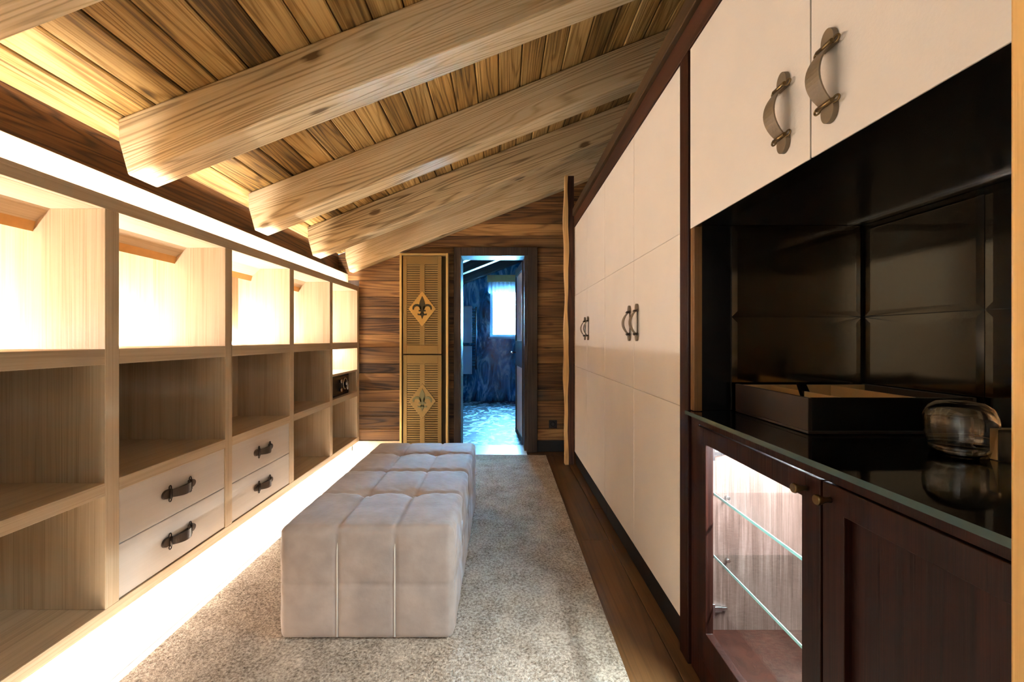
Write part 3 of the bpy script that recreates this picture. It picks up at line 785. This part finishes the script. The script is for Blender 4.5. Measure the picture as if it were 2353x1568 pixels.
for zz in (0.600, 0.387):
    s_ = obj('glass_shelf', B(0.7235, 1.232, 0.898, 1.488, zz, zz + 0.008), M['shelf_glass'], bc)
    obj('shelf_edge', B(0.7215, 0.7235, 0.898, 1.488, zz, zz + 0.008), M['green_edge'], s_)
    for yy in (1.486,):
        for xx in (0.765, 1.15):
            bm = NB(); tube(bm, [(xx, 1.488, zz - 0.006), (xx, 1.472, zz - 0.006)], 0.006, 10)
            obj('shelf_pin', bm, M['chrome'], bc)
for zz in (0.745, 0.215):
    bm = NB(); box(bm, 0.678, 0.745, 1.474, 1.488, zz - 0.008, zz + 0.010); box(bm, 0.69, 0.715, 1.462, 1.488, zz - 0.022, zz + 0.026)
    box(bm, 0.745, 0.765, 1.478, 1.488, zz - 0.006, zz + 0.006)
    obj('hinge', bm, M['chrome'], bc, bevel=0.002)
obj('led_strip', B(0.90, 0.915, 0.93, 1.46, 0.841, 0.8485), M['led_cab'], bc)
obj('side_lining', B(0.678, 1.234, 1.4885, 1.4918, 0.1385, 0.8485), M['lining'], bc)

# things on the worktop
tb = thing('tray_box', 'open dark brown box with tan wooden dividers on the bar worktop', 'box', (1.0, 1.31, 0.8875))
bx0, bx1, by0, by1, bz0, bz1 = 0.790, 1.226, 1.125, 1.478, 0.8885, 0.982
bm = NB()
box(bm, bx0, bx1, by0, by1, bz0, bz0 + 0.008)
box(bm, bx0, bx0 + 0.010, by0, by1, bz0 + 0.008, bz1); box(bm, bx1 - 0.010, bx1, by0, by1, bz0 + 0.008, bz1)
obj('side', bm, M['darkbox'], tb, bevel=0.0015)
for ya in (by0, by1 - 0.010):
    obj('end', B(bx0 + 0.010, bx1 - 0.010, ya, ya + 0.010, bz0 + 0.008, bz1), M['black'], tb, bevel=0.0015)
for q in (1, 3):
    obj('divider', B(bx0 + 0.011 + 0.10 * q, bx0 + 0.016 + 0.10 * q, by0 + 0.011, by1 - 0.018, bz0 + 0.009, bz1 - 0.004), M['tan'], tb)
obj('lining', B(bx0 + 0.0105, bx1 - 0.0105, by1 - 0.017, by1 - 0.0105, bz0 + 0.009, bz1 - 0.002), M['tan'], tb)
obj('lining', B(bx0 + 0.0105, bx0 + 0.0150, by0 + 0.011, by1 - 0.018, bz0 + 0.009, bz1 - 0.002), M['tan'], tb)
obj('base_lining', B(bx0 + 0.016, bx1 - 0.0105, by0 + 0.011, by1 - 0.018, bz0 + 0.0082, bz0 + 0.0088), M['darkbox'], tb)
bm = NB(); prism(bm, [(0.90, 0.960), (0.925, 0.960), (0.905, 1.004), (0.885, 1.004)], 'y', 1.30, 1.315)
o = obj('black_clip', bm, M['black'], origin=(0.9, 1.3, 0.96)); tag(o, 'small black opener sticking up out of the open dark box', 'clip')  # black pen-like clip standing up in the box

def tumbler(c, s, label):
    prof_o = [(0.046, 0.0), (0.053, 0.022), (0.058, 0.048), (0.0600, 0.066), (0.058, 0.084), (0.050, 0.101), (0.038, 0.110), (0.020, 0.1135), (0, 0.114)]
    prof_i = [(0, 0.106), (0.020, 0.1055), (0.036, 0.102), (0.047, 0.094), (0.0545, 0.080), (0.0570, 0.066), (0.0555, 0.048), (0.0508, 0.022), (0.0442, 0.0)]
    bm = NB(); lathe(bm, [(r * s, z * s) for r, z in prof_o + prof_i], c, 48, closed=False)
    # rim
    bmesh.ops.holes_fill(bm, edges=[e for e in bm.edges if e.is_boundary], sides=0) if False else None
    bm.verts.ensure_lookup_table()
    bot = [e for e in bm.edges if e.is_boundary]
    bmesh.ops.bridge_loops(bm, edges=bot)
    o = obj('glass_tumbler', bm, M['glass'], origin=c, smooth=True)
    return tag(o, label, 'glass', 'upturned glasses on the bar')
tumbler((0.985, 0.938, 0.8876), 1.0, 'clear stemless glass turned upside down directly on the black worktop')
blk = thing('display_block', 'small dark box with a tan edge at the right end of the bar', 'box', (1.08, 0.83, 0.8875))
obj('body', B(1.003, 1.13, 0.785, 0.882, 0.8882, 0.951), M['black'], blk, bevel=0.002)
obj('edge_board', B(1.003, 1.13, 0.8825, 0.897, 0.8882, 0.952), M['tan'], blk, bevel=0.001)
tumbler((1.075, 0.840, 0.9516), 0.72, 'clear glass turned upside down on top of the small dark box')

# ------------------------------------------------------------------ brass screen door left of the doorway
BX0, BX1, BY, BZ1 = -1.010, -0.534, 4.262, 1.972
bs = thing('brass_screen', 'tall louvred brass screen with two fleur-de-lis emblems beside the doorway', 'screen', ((BX0+BX1)/2, BY + 0.04, 0))
bm = NB(); box(bm, BX0, BX0 + 0.022, BY, BY + 0.075, 0.001, BZ1); box(bm, BX1 - 0.022, BX1, BY, BY + 0.075, 0.001, BZ1); box(bm, BX0 + 0.022, BX1 - 0.022, BY, BY + 0.075, BZ1 - 0.022, BZ1)
obj('frame', bm, M['brass_edge'], bs, bevel=0.002)
obj('backing', B(BX0 + 0.022, BX1 - 0.022, BY + 0.06, BY + 0.07, 0.001, BZ1 - 0.022), M['brass_dark'], bs)
px0, px1 = BX0 + 0.034, BX1 - 0.066
slat = None
for (z0, z1, fm, dy) in ((0.985, 1.945, 'fleur', 0.006), (0.012, 0.972, 'fleur_pale', 0.010)):
    bm = NB(); s_ = 0.036; yA, yB = BY + dy, BY + dy + 0.022; mx = (px0 + px1) / 2
    box(bm, px0, px0 + s_, yA, yB, z0, z1); box(bm, px1 - s_, px1, yA, yB, z0, z1)
    box(bm, px0 + s_, px1 - s_, yA, yB, z0, z0 + 0.085); box(bm, px0 + s_, px1 - s_, yA, yB, z1 - 0.085, z1)
    box(bm, mx - 0.024, mx + 0.024, yA, yB, z0 + 0.085, z1 - 0.085)
    pn = obj('leaf', bm, M['brass'], bs, bevel=0.0015)
    obj('leaf_back', B(px0 + s_, px1 - s_, yB - 0.004, yB, z0 + 0.085, z1 - 0.085), M['brass_dark'], pn)
    lw = mx - 0.024 - (px0 + s_)
    n = 36
    for c in (px0 + s_ + lw / 2, px1 - s_ - lw / 2):
        for i in range(n):
            zz = z0 + 0.085 + (z1 - z0 - 0.17) * (i + 0.5) / n
            if slat is None:
                bm = NB(); pts = [(-0.001, -0.0075), (0.001, -0.0075), (0.012, 0.0045), (0.012, 0.0065), (0.010, 0.0065)]
                prism(bm, [(a, b_) for a, b_ in ((0.001, -0.0072), (0.005, -0.0072), (0.006, 0.0066), (0.0, 0.0066))], 'x', -lw / 2, lw / 2)
                me = bpy.data.meshes.new('slat'); bmesh.ops.recalc_face_normals(bm, faces=bm.faces); bm.to_mesh(me); bm.free(); me.materials.append(M['brass']); slat = me
            so = bpy.data.objects.new('slat', slat); COL.objects.link(so); so.parent = pn
            so.location = Vector((c, yA + 0.003, zz)) - org(pn); ORG[so.name] = org(pn)
    zc_ = z0 + (z1 - z0) * (0.46 if fm == 'fleur' else 0.53)
    bm = NB(); prism(bm, [(mx - 0.135, zc_), (mx, zc_ - 0.175), (mx + 0.135, zc_), (mx, zc_ + 0.175)], 'y', yA - 0.004, yA + 0.0205)
    obj('diamond_plate', bm, M['brass_gold'] if fm == 'fleur' else M['brass'], pn, bevel=0.002)
    # fleur-de-lis
    bm = NB(); yq0, yq1 = yA - 0.010, yA - 0.0045
    prism(bm, [(mx, zc_ + 0.125), (mx + 0.022, zc_ + 0.075), (mx + 0.030, zc_ + 0.040), (mx + 0.018, zc_ - 0.012), (mx - 0.018, zc_ - 0.012), (mx - 0.030, zc_ + 0.040), (mx - 0.022, zc_ + 0.075)], 'y', yq0, yq1)
    for q in (-1, 1):
        arc = []; inn = []
        for j in range(10):
            t = j / 9; th = math.radians(195 - 215 * t)
            wd = 0.010 + 0.013 * math.sin(math.pi * min(1, t * 0.85 + 0.1))
            cx, cz = mx + q * 0.052, zc_ + 0.002
            arc.append((cx + q * (0.036 + wd / 2) * math.cos(th), cz + (0.034 + wd / 2) * math.sin(th)))
            inn.append((cx + q * (0.036 - wd / 2) * math.cos(th), cz + (0.034 - wd / 2) * math.sin(th)))
        prism(bm, arc + list(reversed(inn)), 'y', yq0, yq1)
        prism(bm, [(mx + q * 0.004, zc_ - 0.028), (mx + q * 0.022, zc_ - 0.050), (mx + q * 0.046, zc_ - 0.046), (mx + q * 0.043, zc_ - 0.062), (mx + q * 0.016, zc_ - 0.066), (mx + q * 0.002, zc_ - 0.048)], 'y', yq0, yq1)
    prism(bm, [(mx - 0.034, zc_ - 0.012), (mx + 0.034, zc_ - 0.012), (mx + 0.034, zc_ - 0.027), (mx - 0.034, zc_ - 0.027)], 'y', yq0 - 0.001, yq1)
    prism(bm, [(mx - 0.013, zc_ - 0.027), (mx + 0.013, zc_ - 0.027), (mx + 0.016, zc_ - 0.060), (mx, zc_ - 0.100), (mx - 0.016, zc_ - 0.060)], 'y', yq0, yq1)
    e = obj('fleur_de_lis', bm, M[fm], pn); e['label'] = 'dark fleur-de-lis emblem' if fm == 'fleur' else 'pale worn fleur-de-lis emblem'

# ------------------------------------------------------------------ rough post at the end of the wardrobes
def live_post(x0, x1, xm, y0, y1, z0, z1, label):
    t = thing('wooden_post', label, 'post', ((x0 + x1) / 2, (y0 + y1) / 2, z0))
    n = 34; pts_l = []; mids = []
    for i in range(n + 1):
        zz = z0 + (z1 - z0) * i / n
        pts_l.append((x0 + 0.006 * math.sin(zz * 5.1) + 0.004 * math.sin(zz * 13.0 + 1) , zz))
        mids.append((xm + 0.005 * math.sin(zz * 6.3 + 2) + 0.003 * math.sin(zz * 17.0), zz))
    bm = NB(); prism(bm, mids + [(x1, z1), (x1, z0)], 'y', y0 + 0.012, y1)
    obj('heartwood', bm, M['post_dark'], t, bevel=0.0)
    bm = NB(); prism(bm, pts_l + list(reversed(mids)), 'y', y0, y1)
    e = obj('sapwood_edge', bm, M['post_light'], t)
    return t
live_post(0.556, 0.642, 0.589, 3.905, 3.968, 0.001, 2.60, 'rough live-edge wooden post at the far end of the cream wardrobes')
live_post(0.865, 0.95, 0.895, 4.14, 4.22, 2.30, 2.715, 'short rough wooden upright above the far wardrobe under the last beam')
sk = thing('wall_socket', 'black square wall socket low on the boarded end wall', 'socket', (0.503, YB - 0.012, 0.277))
obj('plate', B(0.463, 0.543, YB - 0.0175, YB - 0.0095, 0.237, 0.317), M['blackmatt'], sk, bevel=0.003)
bm = NB(); Mx = Matrix.Translation((0.503, YB - 0.018, 0.277)) @ Matrix.Rotation(math.pi / 2, 4, 'X'); ring(bm, Mx, 0.021, 0.002)
obj('socket_rim', bm, M['black'], sk)

# ------------------------------------------------------------------ bathroom
YQ = 7.83; BXL, BXR = -1.25, 1.0; Y0B = YB + 0.19
struct(obj('floor_bathroom', B(BXL, BXR, Y0B + 0.012, YQ, -0.1, 0.002), M['marble_floor']))
struct(obj('wall_bathroom_left', B(BXL - 0.1, BXL, Y0B, YQ + 0.25, 0, 2.4), M['marble_wall']))
struct(obj('wall_bathroom_right', B(BXR, BXR + 0.1, Y0B, YQ + 0.25, 0, 3.2), M['marble_wall']))
WX0, WX1, WZ0, WZ1 = -0.225, 0.36, 1.16, 2.02
bm = NB()
prism(bm, [(BXL, 0), (WX0, 0), (WX0, zc(WX0) + .02), (BXL, zc(BXL) + .02)], 'y', YQ, YQ + 0.25)
prism(bm, [(WX1, 0), (BXR, 0), (BXR, zc(BXR) + .02), (WX1, zc(WX1) + .02)], 'y', YQ, YQ + 0.25)
box(bm, WX0, WX1, YQ, YQ + 0.25, 0, WZ0)
prism(bm, [(WX0, WZ1), (WX1, WZ1), (WX1, zc(WX1) + .02), (WX0, zc(WX0) + .02)], 'y', YQ, YQ + 0.25)
struct(obj('wall_bathroom_back', bm, M['marble_wall']))
wn = bpy.data.objects.new('window_1', None); COL.objects.link(wn); wn['kind'] = 'structure'; ORG[wn.name] = Vector((0, 0, 0))
bm = NB(); yw = YQ + 0.06
for a, b_, c, d in ((WX0, WX0 + 0.05, WZ0, WZ1), (WX1 - 0.05, WX1, WZ0, WZ1), (WX0 + 0.05, WX1 - 0.05, WZ0, WZ0 + 0.05), (WX0 + 0.05, WX1 - 0.05, WZ1 - 0.05, WZ1)):
    box(bm, a, b_, yw, yw + 0.05, c, d)
obj('window_frame', bm, M['white'], wn)
obj('pane', B(WX0 + 0.05, WX1 - 0.05, yw + 0.02, yw + 0.026, WZ0 + 0.05, WZ1 - 0.05), M['pane'], wn)
obj('window_sill', B(WX0 - 0.03, WX1 + 0.03, YQ - 0.03, YQ + 0.0, WZ0 - 0.03, WZ0), M['stone'], wn)
# bathroom beams
for i, y in enumerate((5.80, 6.68, 7.66)):
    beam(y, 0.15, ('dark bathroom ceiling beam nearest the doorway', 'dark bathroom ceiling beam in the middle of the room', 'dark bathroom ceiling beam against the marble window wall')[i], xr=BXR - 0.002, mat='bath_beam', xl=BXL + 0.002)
# blind box and gathered sheer valance
bb = obj('blind_box', B(-0.275, 0.40, YQ - 0.10, YQ - 0.002, 2.145, 2.265), M['tan'], origin=(0, YQ, 2.15), bevel=0.003)
tag(bb, 'wooden blind box mounted above the bathroom window', 'blind box')
bm = NB(); cols = []
n = 72
for i in range(n + 1):
    t = i / n; xx = -0.265 + 0.655 * t
    yy = YQ - 0.05 + 0.018 * math.sin(t * 62)
    cols.append([bm.verts.new((xx, yy - 0.0, 2.144)), bm.verts.new((xx, yy + 0.004 * math.sin(t * 40), 2.03)), bm.verts.new((xx, yy, 1.97 - 0.03 * math.sin(t * 31) ** 2))])
for a, b_ in zip(cols[:-1], cols[1:]):
    for j in range(2):
        f = bm.faces.new((a[j], b_[j], b_[j+1], a[j+1])); f.smooth = True
cu = obj('sheer_curtain', bm, M['sheer'], origin=(0, YQ - 0.05, 2.14)); tag(cu, 'short gathered sheer white curtain over the bathroom window', 'curtain')
# towel radiator and towels on the window wall
tr_ = thing('towel_radiator', 'chrome ladder towel radiator on the blue marble wall', 'radiator', (-0.70, YQ - 0.05, 0.58))
for xx in (-0.95, -0.475):
    bm = NB(); tube(bm, [(xx, YQ - 0.05, 0.58), (xx, YQ - 0.05, 1.70)], 0.017, 10); tube(bm, [(xx, YQ - 0.05, 0.65), (xx, YQ - 0.002, 0.65)], 0.01, 8); tube(bm, [(xx, YQ - 0.05, 1.62), (xx, YQ - 0.002, 1.62)], 0.01, 8)
    obj('upright', bm, M['chrome'], tr_)
for i in range(20):
    zz = 0.63 + 1.03 * i / 19
    bm = NB(); tube(bm, [(-0.95, YQ - 0.05, zz), (-0.475, YQ - 0.05, zz)], 0.010, 8)
    obj('rung', bm, M['chrome'], tr_)
for zz, h, lb in ((1.715, 0.66, 'white bath towel folded over the top of the towel radiator'), (1.00, 0.50, 'white bath towel hanging lower on the towel radiator')):
    bm = NB(); tw = 0.02
    prof = [(YQ - 0.088, zz - h), (YQ - 0.088, zz - 0.02), (YQ - 0.06, zz), (YQ - 0.04, zz), (YQ - 0.012, zz - 0.03), (YQ - 0.012, zz - h * 0.7), (YQ - 0.028, zz - h * 0.7), (YQ - 0.028, zz - 0.035), (YQ - 0.045, zz - 0.016), (YQ - 0.055, zz - 0.016), (YQ - 0.07, zz - 0.035), (YQ - 0.07, zz - h)]
    if zz < 1.5: prof = [(YQ - 0.088, zz - h), (YQ - 0.088, zz), (YQ - 0.068, zz), (YQ - 0.068, zz - h)]
    prism(bm, prof, 'x', -0.92, -0.545)
    t_ = obj('towel', bm, M['towel'], origin=(-0.73, YQ - 0.05, zz - h), bevel=0.005); tag(t_, lb, 'towel', 'towels on the radiator')
